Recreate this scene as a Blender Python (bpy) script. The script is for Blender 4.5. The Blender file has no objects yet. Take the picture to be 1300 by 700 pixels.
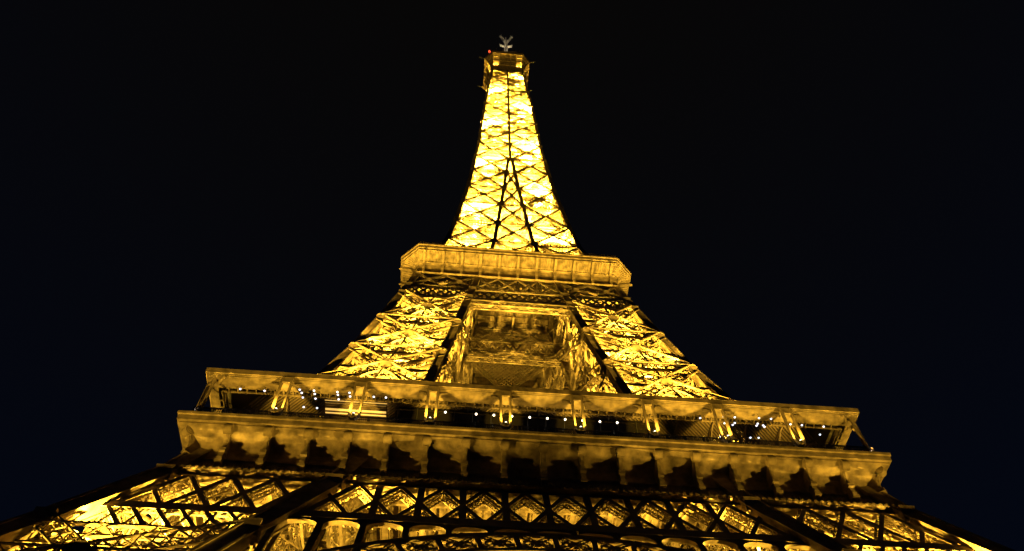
import bpy, math, random
import numpy as np
from mathutils import Matrix, Vector

random.seed(7)
rng = np.random.default_rng(7)
sc = bpy.context.scene
COL = sc.collection

# ------------------------------------------------------------------ camera
CAM = dict(loc=(-8.5485, -89.2618, 1.8025),
           right=(0.99587149, -0.09027828, -0.00947666),
           up=(-0.07091376, -0.83890554, 0.5396376),
           fwd=(0.05666758, 0.53673767, 0.84184408))
cam_data = bpy.data.cameras.new('camera')
cam_data.sensor_width = 36.0
cam_data.lens = 36.0 * 981.13 / 1300.0
cam_data.clip_start = 0.1
cam_data.clip_end = 6000.0
cam = bpy.data.objects.new('camera', cam_data)
r_, u_, f_ = (Vector(CAM[k]) for k in ('right', 'up', 'fwd'))
m4 = Matrix((r_, u_, -f_)).transposed().to_4x4()
m4.translation = Vector(CAM['loc'])
cam.matrix_world = m4
COL.objects.link(cam)
sc.camera = cam

# ------------------------------------------------------------------ night sky
world = bpy.data.worlds.new('World')
sc.world = world
world.use_nodes = True
world.cycles.sampling_method = 'NONE'      # a near-black sky needs no light samples
nt = world.node_tree
nt.nodes.clear()
wo = nt.nodes.new('ShaderNodeOutputWorld')
bg = nt.nodes.new('ShaderNodeBackground')
tc = nt.nodes.new('ShaderNodeTexCoord')
sep = nt.nodes.new('ShaderNodeSeparateXYZ')
ramp = nt.nodes.new('ShaderNodeValToRGB')
ramp.color_ramp.elements[0].position = 0.50
ramp.color_ramp.elements[0].color = (0.0010, 0.0020, 0.0056, 1)
ramp.color_ramp.elements[1].position = 1.0
ramp.color_ramp.elements[1].color = (0.0022, 0.0019, 0.0016, 1)
nt.links.new(tc.outputs['Generated'], sep.inputs[0])
nt.links.new(sep.outputs['Z'], ramp.inputs[0])
nt.links.new(ramp.outputs[0], bg.inputs['Color'])
bg.inputs['Strength'].default_value = 1.0
nt.links.new(bg.outputs[0], wo.inputs[0])

sc.view_settings.view_transform = 'Standard'
sc.view_settings.look = 'None'
sc.view_settings.exposure = 0.0
sc.view_settings.gamma = 1.0
sc.cycles.use_denoising = True
sc.cycles.use_adaptive_sampling = False
sc.cycles.max_bounces = 5
sc.cycles.diffuse_bounces = 1
sc.cycles.glossy_bounces = 3
sc.cycles.sample_clamp_indirect = 2.0
sc.cycles.use_light_tree = True

# light levels (watts) in one place
SODIUM = (1.0, 0.59, 0.05)
WARM = (1.0, 0.80, 0.55)
COOL = (0.72, 0.80, 1.0)
P_BASE_UP = 45000
P_BASE_MID = 14000
P_ARCH = 150000
P_CORNER = 95000       # low on the outer ribs, raking across the gallery front      # bottoms of the pillars, thrown up at the cornice
P_BASE_IN = 90000       # inside the pillars just below the first floor
P_BELT = 38000          # thrown along the belt girder between pillars
P_LEG1 = 260000         # pillars above the first floor
P_FACE = 105000         # grazing the pillar faces, reaching the second floor gallery
P_FACE2 = 20000
P_LEG2 = 60000
P_SPIRE = 850000
P_POST = 2300
P_TOP = 30000
P_CABIN = 8000
P_REAR = 200000
P_VOID = 24000

# ------------------------------------------------------------------ materials
def mat(name, base, rough=0.55, metal=0.0, var=0.25, scale=1.3, emit=None, estr=0.0, bump=0.0, spec=0.5):
    m = bpy.data.materials.new(name)
    m.use_nodes = True
    t = m.node_tree
    b = t.nodes['Principled BSDF']
    b.inputs['Roughness'].default_value = rough
    b.inputs['Metallic'].default_value = metal
    b.inputs['Specular IOR Level'].default_value = spec
    if var > 0:
        co = t.nodes.new('ShaderNodeTexCoord')
        nz = t.nodes.new('ShaderNodeTexNoise')
        nz.inputs['Scale'].default_value = scale
        nz.inputs['Detail'].default_value = 6
        mx = t.nodes.new('ShaderNodeValToRGB')
        mx.color_ramp.elements[0].position = 0.32
        mx.color_ramp.elements[1].position = 0.68
        mx.color_ramp.elements[0].color = tuple(c * (1 - var) for c in base) + (1,)
        mx.color_ramp.elements[1].color = tuple(min(1, c * (1 + var)) for c in base) + (1,)
        t.links.new(co.outputs['Object'], nz.inputs['Vector'])
        t.links.new(nz.outputs['Fac'], mx.inputs[0])
        t.links.new(mx.outputs[0], b.inputs['Base Color'])
        if bump:
            bp = t.nodes.new('ShaderNodeBump')
            bp.inputs['Strength'].default_value = bump
            t.links.new(nz.outputs['Fac'], bp.inputs['Height'])
            t.links.new(bp.outputs[0], b.inputs['Normal'])
    else:
        b.inputs['Base Color'].default_value = tuple(base) + (1,)
    if emit:
        b.inputs['Emission Color'].default_value = tuple(emit) + (1,)
        b.inputs['Emission Strength'].default_value = estr
    if emit: m.cycles.emission_sampling = 'NONE'   # small lamp faces, their light comes from the lamps
    return m

IRON = mat('brown_iron_paint', (0.29, 0.225, 0.16), 0.75, 0, 0.3, 0.9, spec=0.2)
IRON_P = mat('brown_iron_plate', (0.23, 0.175, 0.12), 0.8, 0, 0.5, 1.1, bump=0.5, spec=0.2)
SLAT = mat('brown_slat_paint', (0.24, 0.18, 0.13), 0.6, 0, 0.2, 2.0)
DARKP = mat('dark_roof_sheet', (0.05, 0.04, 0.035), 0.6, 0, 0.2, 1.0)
GOLD = mat('gilt_letter_paint', (0.42, 0.30, 0.10), 0.4, 0.3, 0.15, 3.0)
STONE = mat('plinth_stone', (0.34, 0.31, 0.27), 0.85, 0, 0.25, 0.6, bump=0.4)
GROUND = mat('asphalt', (0.055, 0.052, 0.05), 0.9, 0, 0.3, 0.4, bump=0.3)
WHITEP = mat('cream_aerial_paint', (0.66, 0.58, 0.44), 0.45, 0, 0.1, 3.0)
BLACKP = mat('black_housing', (0.03, 0.03, 0.03), 0.5, 0, 0.2, 5)
GLASSD = mat('dark_window_glass', (0.015, 0.013, 0.012), 0.04, 0, 0.0)
LENS = mat('sodium_lens', (0.9, 0.7, 0.3), 0.3, 0, 0, 1, emit=(1.0, 0.62, 0.16), estr=12)
BULB_W = mat('warm_bulb', (0.9, 0.85, 0.75), 0.3, 0, 0, 1, emit=(1.0, 0.86, 0.66), estr=4)
BULB_C = mat('cool_lamp_face', (0.9, 0.9, 0.95), 0.3, 0, 0, 1, emit=(0.74, 0.80, 1.0), estr=2)
BULB_R = mat('red_lamp_glass', (0.5, 0.03, 0.02), 0.3, 0, 0, 1, emit=(1.0, 0.10, 0.03), estr=2.0)
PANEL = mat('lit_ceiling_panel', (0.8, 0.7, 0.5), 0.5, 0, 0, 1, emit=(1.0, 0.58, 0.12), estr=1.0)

# ------------------------------------------------------------------ mesh builder
def V(*a): return np.array(a, float)
def nrm(v):
    v = np.asarray(v, float)
    return v / (np.linalg.norm(v) + 1e-12)

class MB:
    def __init__(self):
        self.rows = []; self.verts = []; self.faces = []; self.nv = 0
    def bar(self, p, q, n, w, h=None):
        h = w if h is None else h
        self.rows.append(np.concatenate([p, q, n, [w, h]])[None, :])
    def bars(self, P, Q, n, w, h=None):
        h = w if h is None else h
        P = np.asarray(P, float).reshape(-1, 3); Q = np.asarray(Q, float).reshape(-1, 3)
        N = np.broadcast_to(np.asarray(n, float), P.shape)
        self.rows.append(np.hstack([P, Q, N, np.full((len(P), 1), w), np.full((len(P), 1), h)]))
    def poly(self, pts, faces):
        self.verts.append(np.asarray(pts, float)); self.faces += [[i + self.nv for i in f] for f in faces]
        self.nv += len(pts)
    def prism(self, loop, d):
        """extrude a closed 3d loop by vector d"""
        n = len(loop); a = np.asarray(loop, float); b = a + np.asarray(d, float)
        self.poly(np.vstack([a, b]), [list(range(n))[::-1], list(range(n, 2 * n))] +
                  [[i, (i + 1) % n, n + (i + 1) % n, n + i] for i in range(n)])
    def path(self, pts, n, w, h=None):
        pts = np.asarray(pts, float)
        self.bars(pts[:-1], pts[1:], n, w, h)
    def loft(self, rings, closed=True):
        """rings: list of equal-length point lists along the sweep"""
        R = np.asarray(rings, float); a, b, _ = R.shape
        F = []
        for i in range(a - 1):
            for j in range(b if closed else b - 1):
                k = (j + 1) % b
                F.append([i * b + j, i * b + k, (i + 1) * b + k, (i + 1) * b + j])
        self.poly(R.reshape(-1, 3), F)
    def cyl(self, c, axis, r, h, n=12, r2=None):
        axis = nrm(axis); a = nrm(np.cross(axis, V(0.3, 0.5, 0.81))); b = np.cross(axis, a)
        r2 = r if r2 is None else r2
        t = np.arange(n) * 2 * math.pi / n
        ring = np.cos(t)[:, None] * a + np.sin(t)[:, None] * b
        c = np.asarray(c, float)
        A = c + ring * r; B = c + axis * h + ring * r2
        self.poly(np.vstack([A, B]), [list(range(n))[::-1], list(range(n, 2 * n))] +
                  [[i, (i + 1) % n, n + (i + 1) % n, n + i] for i in range(n)])
    def truss(self, p, q, n, w, d, pitch, c, b, sides=(1, 1, 1, 1), cross=False):
        """four-chord lattice girder from p to q; d is along n, w across"""
        p = np.asarray(p, float); q = np.asarray(q, float)
        L = np.linalg.norm(q - p)
        if L < 0.3: return
        u = (q - p) / L; n = nrm(np.asarray(n, float) - np.dot(n, u) * u); l = np.cross(u, n)
        offs = [l * w / 2 + n * d / 2, l * w / 2 - n * d / 2, -l * w / 2 - n * d / 2, -l * w / 2 + n * d / 2]
        self.bars([p + o for o in offs], [q + o for o in offs], n, c * 0.55, c * 1.35)   # angles set edge-on to the face
        nb = max(2, int(round(L / pitch)))
        s = np.linspace(0, 1, nb + 1)[:, None]
        ln = [p + o + (q - p) * s for o in offs]
        nn = [l, -n, -l, n]
        for i in range(4):
            if not sides[i]: continue
            A, B = ln[i], ln[(i + 1) % 4]
            ev = np.arange(nb) % 2 == 0
            P1 = np.where(ev[:, None], A[:-1], B[:-1]); Q1 = np.where(ev[:, None], B[1:], A[1:])
            self.bars(P1, Q1, nn[i], *((b * 0.55, b * 0.9) if i in (1, 3) else (b, b * 0.45)))
            if cross and i in (1, 3):
                P1 = np.where(ev[:, None], B[:-1], A[:-1]); Q1 = np.where(ev[:, None], A[1:], B[1:])
                self.bars(P1, Q1, nn[i], *((b * 0.55, b * 0.9) if i in (1, 3) else (b, b * 0.45)))
    def build(self, name, material, parent=None, loc=None):
        allv = []; loops = []; starts = []; nv = 0; nl = 0
        if self.rows:
            R = np.vstack(self.rows)
            p, q, n = R[:, 0:3], R[:, 3:6], R[:, 6:9]; w = R[:, 9:10] / 2; h = R[:, 10:11] / 2
            u = q - p; u /= np.linalg.norm(u, axis=1, keepdims=True) + 1e-12
            l = np.cross(u, n); ll = np.linalg.norm(l, axis=1, keepdims=True)
            bad = ll[:, 0] < 1e-4
            if bad.any():
                l[bad] = np.cross(u[bad], V(0.31, 0.83, 0.45)); ll = np.linalg.norm(l, axis=1, keepdims=True)
            l /= ll; m = np.cross(l, u)
            c = [l * w + m * h, -l * w + m * h, -l * w - m * h, l * w - m * h]
            X = np.stack([p + k for k in c] + [q + k for k in c], axis=1)
            N = len(R)
            allv.append(X.reshape(-1, 3))
            fq = np.array([[0, 1, 5, 4], [1, 2, 6, 5], [2, 3, 7, 6], [3, 0, 4, 7], [3, 2, 1, 0], [4, 5, 6, 7]])
            F = (np.arange(N)[:, None, None] * 8 + fq[None]).reshape(-1)
            loops.append(F); starts.append(np.arange(N * 6) * 4); nv = N * 8; nl = len(F)
        if self.verts:
            allv.append(np.vstack(self.verts))
            f = np.array([i for fc in self.faces for i in fc], dtype=np.int64) + nv
            ln = np.array([len(fc) for fc in self.faces])
            starts.append(np.concatenate([[0], np.cumsum(ln)[:-1]]) + nl); loops.append(f)
        vs = np.vstack(allv); lp = np.concatenate(loops).astype(np.int32); st = np.concatenate(starts).astype(np.int32)
        if loc is not None: vs = vs - np.asarray(loc, float)
        me = bpy.data.meshes.new(name)
        me.vertices.add(len(vs)); me.vertices.foreach_set('co', vs.astype(np.float32).ravel())
        me.loops.add(len(lp)); me.loops.foreach_set('vertex_index', lp)
        me.polygons.add(len(st)); me.polygons.foreach_set('loop_start', st)
        me.update(calc_edges=True); me.validate()
        me.shade_flat()
        me.materials.append(material)
        o = bpy.data.objects.new(name, me); COL.objects.link(o)
        if parent is not None: o.parent = parent
        if loc is not None: o.location = loc
        return o

def empty(name, loc=(0, 0, 0), parent=None):
    o = bpy.data.objects.new(name, None); COL.objects.link(o); o.location = loc
    o.empty_display_size = 0.5
    if parent is not None: o.parent = parent
    return o
def tag(o, label=None, cat=None, group=None, kind=None):
    if label: o['label'] = label
    if cat: o['category'] = cat
    if group: o['group'] = group
    if kind: o['kind'] = kind
    return o

# ------------------------------------------------------------------ ground
g = MB(); g.poly([(-3000, -3000, 0), (3000, -3000, 0), (3000, 3000, 0), (-3000, 3000, 0)], [[0, 1, 2, 3]])
tag(g.build('ground', GROUND), kind='structure')

# ------------------------------------------------------------------ tower profile
ZE = [0, 10.3, 20.6, 31, 41.2, 45, 50.5, 57.5, 64, 73.8, 84, 94.2, 104.3, 107.7, 113, 117, 123.5, 132.9, 142.4, 152.8,
      163, 173.2, 182.7, 192.9, 202, 210.2, 218.1, 226.2, 233.8, 241, 247.7, 254.1, 260.2, 266, 271.5, 277]
EE = [62.5, 56.4, 50.4, 44.7, 39.1, 37.0, 34.3, 31.6, 29.2, 25.9, 23.2, 20.9, 18.8, 18.1, 17.05, 16.2, 14.8, 13.0, 11.9, 10.9,
      10.0, 9.35, 8.8, 8.22, 7.92, 7.65, 7.35, 7.05, 6.68, 6.3, 6.0, 5.7, 5.35, 5.05, 4.8, 4.6]
ZI = [0, 10.3, 20.6, 31, 41.2, 45, 50.5, 57.5, 64, 73.8, 84, 94.2, 104.3, 107.7, 113, 117, 123.5, 132.9, 142.4, 152.8, 163, 173.2, 182.7, 186]
II = [37.5, 34.8, 31.6, 28.0, 23.8, 22.1, 19.3, 16.9, 15.0, 12.75, 11.35, 9.7, 8.15, 7.7, 6.85, 6.2, 5.2, 3.9, 3.2, 2.45, 1.75, 1.1, 0.4, 0.3]
def E(z): return float(np.interp(z, ZE, EE))
def I(z): return float(np.interp(z, ZI, II))

def rot(k, v):
    x, y, z = v
    for _ in range(k % 4): x, y = -y, x
    return V(x, y, z)
def S(k, t, d, z):
    """side frame: t along the side, d outwards, k = 0 is the side facing the camera"""
    return rot(k, (t, -d, z))
def SN(k): return rot(k, (0, -1, 0))

tower = empty('iron_tower')
tag(tower, 'tall tapering lattice iron tower floodlit golden from inside against the black night sky', 'tower')

# ---------- panel of lattice between two ribs
def panel(mb, A0, B0, A1, B1, n, w, d, pitch, c, b, horiz=True, plate=0.0, gus=0.0, diag=True, rod=0.0, mid=False, cross=False):
    if diag:
        for p, q in ((A0, B1), (B0, A1)):
            mb.truss(p, q, n, w, d, pitch, c, b, cross=cross)
            if plate: mb.bar(p + n * (d / 2 + 0.08), q + n * (d / 2 + 0.08), n, plate, 0.07)
    if horiz: mb.truss(A0, B0, n, w, d, pitch, c, b, cross=cross)
    # crossing point of the diagonals
    la = np.linalg.norm(B0 - A0); lb = np.linalg.norm(B1 - A1); s = la / (la + lb)
    C = A0 + (B1 - A0) * s
    if mid:
        a = A0 + (A1 - A0) * s; bb = B0 + (B1 - B0) * s
        mb.truss(a, bb, n, w * 0.7, d * 0.8, pitch, c * 0.9, b)
    if gus:
        u = nrm(B0 - A0); v = nrm(np.cross(n, u)); r = gus
        loop = [C + n * (d / 2 + 0.1) + r * (math.cos(t) * u + math.sin(t) * v) for t in np.arange(8) * math.pi / 4 + 0.39]
        mb.prism(loop, n * 0.08)
    if rod:
        mb.bar((A0 + B0) / 2 + n * (d / 2 + 0.1), (A1 + B1) / 2 + n * (d / 2 + 0.1), n, rod, 0.08)
    return C

def caisson(mb, pts, w, n):
    """riveted box rib running through pts, with angle flanges along its edges and splice plates at the nodes"""
    for p, q in zip(pts[:-1], pts[1:]):
        mb.bar(p, q, n, w, w)
        u = nrm(q - p); l = nrm(np.cross(u, n)); m = np.cross(l, u)
        for sl in (-1, 1):
            for sm in (-1, 1):
                o = l * sl * w * 0.5 + m * sm * w * 0.5
                mb.bar(p + o, q + o, n, w * 0.16)
    for p in pts[1:-1]:
        mb.bar(p - V(0, 0, w * 0.6), p + V(0, 0, w * 0.6), n, w * 1.18, w * 1.18)

# ------------------------------------------------------------------ pillars, ground to second floor
LV_LOW = [2.5, 10.3, 20.6, 31, 41.2, 50.5, 57.0]
LV_UP = [57.5, 64, 73.8, 84, 94.2, 104.3]
LV_BELT = [107.7, 113]
def corners(sx, sy, z):
    e, i = E(z), I(z)
    return dict(OO=V(sx * e, sy * e, z), IO=V(sx * i, sy * e, z), OI=V(sx * e, sy * i, z), II=V(sx * i, sy * i, z))
PILLARS = [(-1, -1, 'front left'), (1, -1, 'front right'), (1, 1, 'rear right'), (-1, 1, 'rear left')]
for sx, sy, nm in PILLARS:
    core = MB()
    # lift rails and stairs climbing inside the pillar
    zs = [2, 20.6, 41.2, 57.5, 73.8, 94.2, 113]
    cc = [V(sx * (E(z) + I(z)) / 2, sy * (E(z) + I(z)) / 2, z) for z in zs]
    side = nrm(V(sx, -sy, 0))
    for o in (-2.1, 2.1):
        for p, q in zip(cc[:-1], cc[1:]):
            core.truss(p + side * o, q + side * o, V(0, 0, 1), 1.0, 1.6, 1.5, 0.18, 0.11)
    for z in np.arange(4, 112, 2.0):
        c = V(sx * (E(z) + I(z)) / 2, sy * (E(z) + I(z)) / 2, z)
        core.bar(c - side * 2.6, c + side * 2.6, V(0, 0, 1), 0.22, 0.3)
    # diaphragms
    for z in LV_LOW[1:] + LV_UP[1:] + LV_BELT + [36, 46, 68.5, 79, 89, 99]:
        K = corners(sx, sy, z)
        core.truss(K['OO'], K['II'], V(0, 0, 1), 0.7, 0.7, 1.1, 0.14, 0.09)
        core.truss(K['IO'], K['OI'], V(0, 0, 1), 0.7, 0.7, 1.1, 0.14, 0.09)
        for a, b in (('OO', 'IO'), ('OO', 'OI'), ('II', 'IO'), ('II', 'OI')):
            if 35 < z < 57 and 'OO' in (a, b): continue
            core.bar(K[a], K[b], V(0, 0, 1), 0.25, 0.35)
    # zig-zag stair beside the rails
    z = 58.5; sgn = 1
    while z < 110:
        c0 = V(sx * (E(z) * .7 + I(z) * .3), sy * (E(z) * .3 + I(z) * .7), z)
        c1 = V(sx * (E(z + 3) * .7 + I(z + 3) * .3), sy * (E(z + 3) * .3 + I(z + 3) * .7), z + 3)
        core.bar(c0 + side * sgn * 1.2, c1 - side * sgn * 1.2, V(0, 0, 1), 0.9, 0.12)
        core.bar(c1 - side * sgn * 1.7, c1 - side * sgn * 1.0, V(0, 0, 1), 1.6, 0.1)
        z += 3; sgn = -sgn
    pil = core.build('pillar', IRON, tower)
    for key in ('OO', 'IO', 'OI', 'II'):
        mb = MB()
        lo = [corners(sx, sy, z)[key] for z in [2.0] + LV_LOW[1:-1] + [57.5]]
        hi = [corners(sx, sy, z)[key] for z in LV_UP + LV_BELT + [117]]
        caisson(mb, lo, 1.35, V(0, sy, 0)); caisson(mb, hi, 1.0, V(0, sy, 0))
        mb.build('corner_rib', IRON_P, pil)
        pl = MB(); k0 = corners(sx, sy, 0)[key]
        pl.loft([[k0 + V(a * s, b * s, zz) for a, b in ((-1, -1), (1, -1), (1, 1), (-1, 1))] for s, zz in ((3.6, 0), (3.4, 1.2), (2.6, 1.3), (1.9, 2.3), (0.2, 2.35))])
        pl.build('plinth', STONE, pil)
    for a, b, n in (('IO', 'OO', V(0, sy, 0)), ('OI', 'OO', V(sx, 0, 0)), ('OI', 'II', V(0, -sy, 0)), ('IO', 'II', V(-sx, 0, 0))):
        mb = MB()
        for z0, z1 in zip(LV_LOW[:-1], LV_LOW[1:]):
            if z0 in (41.2, 50.5) and 'OO' in (a, b): continue     # the belt girder covers this part
            K0, K1 = corners(sx, sy, z0), corners(sx, sy, z1)
            panel(mb, K0[a], K0[b], K1[a], K1[b], n, 1.5, 1.2, 1.25, 0.2, 0.13, gus=0.9, mid=(z1 > 25), cross=(z1 > 25))
        if 'OO' in (a, b):
            K0 = corners(sx, sy, 39.6)
            mb.truss(K0[a] - n * 0.6, K0[b] - n * 0.6, n, 1.9, 1.3, 1.9, 0.3, 0.16)
        mb.build('lattice_face', IRON, pil)
        mb = MB()
        for z0, z1 in zip(LV_UP[:-1], LV_UP[1:]):
            K0, K1 = corners(sx, sy, z0), corners(sx, sy, z1)
            panel(mb, K0[a], K0[b], K1[a], K1[b], n, 1.55, 1.1, 1.5, 0.26, 0.15, gus=0.7, rod=0.2)
        K0, K1 = corners(sx, sy, 107.7), corners(sx, sy, 113)
        M0, M1 = (K0[a] + K0[b]) / 2, (K1[a] + K1[b]) / 2
        for A0, B0, A1, B1 in ((K0[a], M0, K1[a], M1), (M0, K0[b], M1, K1[b])):
            panel(mb, A0, B0, A1, B1, n, 0.6, 0.8, 0.8, 0.15, 0.1, plate=0.25, gus=0.5, cross=True)
        mb.build('lattice_face', IRON, pil)

# ------------------------------------------------------------------ belt girders under the first floor, with the arches
BAY = 3.79
for k in range(4):
    n = nrm(rot(k, (0, -1, 0.516)))     # the faces lean inwards
    belt = MB()
    def F(t, z, off=0.0): return S(k, t, E(z) + off, z)
    # flat dark outer members in the face, lattice boxes behind them
    def member(t0, z0, t1, z1, pw, w, d, back=0.75):
        belt.bar(F(t0, z0, 0.05), F(t1, z1, 0.05), n, pw, 0.06)
        belt.truss(F(t0, z0, -back), F(t1, z1, -back), n, w, d, 0.55, 0.11, 0.085, cross=True)
    for z, hh in ((51.1, 0.45), (45.0, 1.25)):
        e = E(z)
        belt.bar(F(-e, z, 0.10), F(e, z, 0.10), n, hh, 0.06)
        belt.truss(F(-e, z + 0.6, -0.7), F(e, z + 0.6, -0.7), n, 0.6, 0.5, 0.7, 0.13, 0.1, cross=True)
    ze0, ze1 = 45.0, 51.1
    ks = range(-10, 11)
    for j in ks:
        t = j * BAY
        if abs(t) < 18.5: member(t, ze0, t, ze1, 0.62, 0.5, 1.0)
    for j in range(-11, 11):
        ta, tb = (j + 0.5) * BAY, (j + 1.5) * BAY
        for a, b in ((ta, tb), (tb, ta)):
            # clip to the slanting outer ribs
            e0, e1 = E(ze0), E(ze1)
            p0, p1 = (a, ze0), (b, ze1)
            if abs(a) > e0 or abs(b) > e1:
                if abs(a) > e0 and abs(b) > e1: continue
                if abs(a) > e0 + 3 or abs(b) > e1 + 3: continue
                s = np.linspace(0, 1, 60); ok = [(q) for q in s if abs(a + (b - a) * q) <= E(ze0 + (ze1 - ze0) * q)]
                if not ok: continue
                p0 = (a + (b - a) * ok[0], ze0 + (ze1 - ze0) * ok[0]); p1 = (a + (b - a) * ok[-1], ze0 + (ze1 - ze0) * ok[-1])
            member(p0[0], p0[1], p1[0], p1[1], 0.62 if abs(p1[0]) < abs(p0[0]) and abs(p1[0]) > 17 else 0.40, 0.55, 0.7)
    # the lower row, on the pillars only
    z0, z1 = 41.2, 44.6
    for s in (-1, 1):
        i0, i1, e0, e1 = I(z0), I(z1), E(z0), E(z1)
        belt.bar(F(s * i0, z0, 0.1), F(s * e0, z0, 0.1), n, 0.7, 0.06)
        for t0 in np.arange(i0 + 0.2, e0, 1.93):
            if i1 < t0 + 2.5 < e1: member(s * t0, z0, s * (t0 + 2.5), z1, 0.36, 0.4, 0.5)
            if i1 < t0 - 0.4: belt.bar(F(s * t0, z0, -0.1), F(s * (t0 - 0.4), z1, -0.1), n, 0.2, 0.1)
    # inner belt between the pillars, behind
    for z in (46.5, 51.5):
        e = I(z)
        belt.truss(S(k, -e, e - 0.2, z), S(k, e, e - 0.2, z), n, 1.0, 1.0, 0.9, 0.16, 0.11, cross=True)
    mm = 8
    for j in range(mm):
        a, b = -18.5 + 37.0 * j / mm, -18.5 + 37.0 * (j + 1) / mm
        for p, q in ((a, b), (b, a)):
            belt.truss(S(k, p, I(46.5), 46.5), S(k, q, I(51.5), 51.5), n, 0.7, 0.7, 0.7, 0.13, 0.09, cross=True)
    belt.build('belt_girder', IRON, tower)

    # decorative arch: two flanges, radial struts and crossed lattice
    R1, R0, CZ = 36.5, 33.9, 7.0
    arch = MB()
    def AP(r, th, off): 
        t, z = r * math.sin(th), CZ + r * math.cos(th)
        return S(k, t, E(z) + off, z)
    thm = math.radians(76)
    nn_ = 30
    ths = np.linspace(-thm, thm, nn_ * 2 + 1)
    for off in (-0.1, -1.7):
        for r, hh in ((R1, 0.55), (R0, 0.5)):
            arch.path([AP(r, th, off) for th in ths], n, hh, 0.22)
    for r in (R1,):
        arch.loft([[AP(r - 0.06, th, -0.2), AP(r + 0.06, th, -0.2), AP(r + 0.06, th, -1.6), AP(r - 0.06, th, -1.6)] for th in ths[::1]])
    for i in range(0, len(ths), 2):
        for off in (-0.1, -1.7):
            arch.bar(AP(R0, ths[i], off), AP(R1, ths[i], off), n, 0.42, 0.16)
        arch.bar(AP((R0 + R1) / 2, ths[i], -0.1), AP((R0 + R1) / 2, ths[i], -1.7), V(0, 0, 1), 0.25, 0.25)
        if i + 2 < len(ths):
            for off in (-0.2, -1.6):
                arch.truss(AP(R0, ths[i], off), AP(R1, ths[i + 2], off), n, 0.35, 0.25, 0.4, 0.08, 0.06)
                arch.truss(AP(R1, ths[i], off), AP(R0, ths[i + 2], off), n, 0.35, 0.25, 0.4, 0.08, 0.06)
                rc = (R0 + R1) / 2; c = AP(rc, (ths[i] + ths[i + 2]) / 2, off)
                u = nrm(AP(rc, ths[i + 2], off) - AP(rc, ths[i], off)); v = nrm(np.cross(n, u))
                for cx, rr in ((0.75, 0.32), (-0.75, 0.32), (0, 0.45)):
                    arch.path([c + u * cx + rr * (math.cos(a) * u + math.sin(a) * v) for a in np.linspace(0, 2 * math.pi, 11)], n, 0.1, 0.1)
    ao = arch.build('arch', IRON_P, tower)
    # arcade in the spandrel between the arch and the belt
    arc = MB()
    SP = 3.45; ztop = 44.55
    for j in range(-8, 9):
        a, b = (j - 0.5) * SP, (j + 0.5) * SP
        zl = lambda t: CZ + math.sqrt(max(0.0, R1 * R1 - t * t)) + 0.25
        tm = (a + b) / 2
        if abs(tm) > I(44) + 1.5: continue
        hgt = ztop - min(zl(a), zl(b))
        if hgt < 0.7: continue
        for t in (a, b):
            if zl(t) < ztop - 0.3:
                arc.bar(F(t, zl(t), -0.1), F(t, ztop, -0.1), n, 0.5, 0.2)
                arc.bar(F(t, zl(t), -1.5), F(t, ztop, -1.5), n, 0.4, 0.2)
        # rounded soffit
        ra = SP / 2 - 0.22; rise = min(1.15, hgt * 0.7)
        th = np.linspace(0, math.pi, 15)
        cur = [(tm + ra * math.cos(x), ztop - 0.35 - rise + rise * math.sin(x) ** 0.8) for x in th]
        keep = [(t, z) for t, z in cur if z > zl(t)]
        if len(keep) < 3: continue
        arc.loft([[F(t, z, 0.0), F(t, z + 0.12, 0.0), F(t, z + 0.12, -0.6), F(t, z, -0.6)] for t, z in keep])
        # plate between the soffit and the belt
        fr = [F(t, z, -0.02) for t, z in keep] + [F(t, ztop + 0.1, -0.02) for t, z in keep[::-1]]
        nk = len(keep)
        arc.poly(fr, [[i, i + 1, 2 * nk - 2 - i, 2 * nk - 1 - i] for i in range(nk - 1)])
    arc.build('arcade', IRON_P, ao)

# ------------------------------------------------------------------ first floor deck and beams
ZD = 56.6
deck = MB()
ring_o, ring_i = 33.2, 12.5
for k in range(4):
    o = [S(k, -ring_o, ring_o, ZD), S(k, ring_o, ring_o, ZD), S(k, ring_i, ring_i, ZD), S(k, -ring_i, ring_i, ZD)]
    deck.prism(o, (0, 0, 0.5))
    n = SN(k)
    for j in range(-8, 9):
        t = j * BAY
        d0 = max(ring_i, abs(t)) if abs(t) < 33 else None
        if d0 is None: continue
        deck.truss(S(k, t, d0 + 0.3, 55.4), S(k, t, 33.0, 55.4), V(0, 0, 1), 0.5, 2.0, 1.3, 0.14, 0.1, cross=True)
        deck.bar(S(k, t, d0 + 0.3, 54.4), S(k, t, 33.0, 54.4), V(0, 0, 1), 0.5, 0.1)
    for d in (15.5, 19, 22.5, 26, 29.5):
        deck.bar(S(k, -d, d, 56.2), S(k, d, d, 56.2), V(0, 0, 1), 0.3, 0.7)
    # fine joists
    for t in np.arange(-32, 32.1, 0.95):
        d0 = max(ring_i, abs(t)) + 0.2
        if d0 < 32.8: deck.bar(S(k, t, d0, 56.45), S(k, t, 33.0, 56.45), V(0, 0, 1), 0.12, 0.3)
deck.build('first_floor_deck', IRON_P, tower)

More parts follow.
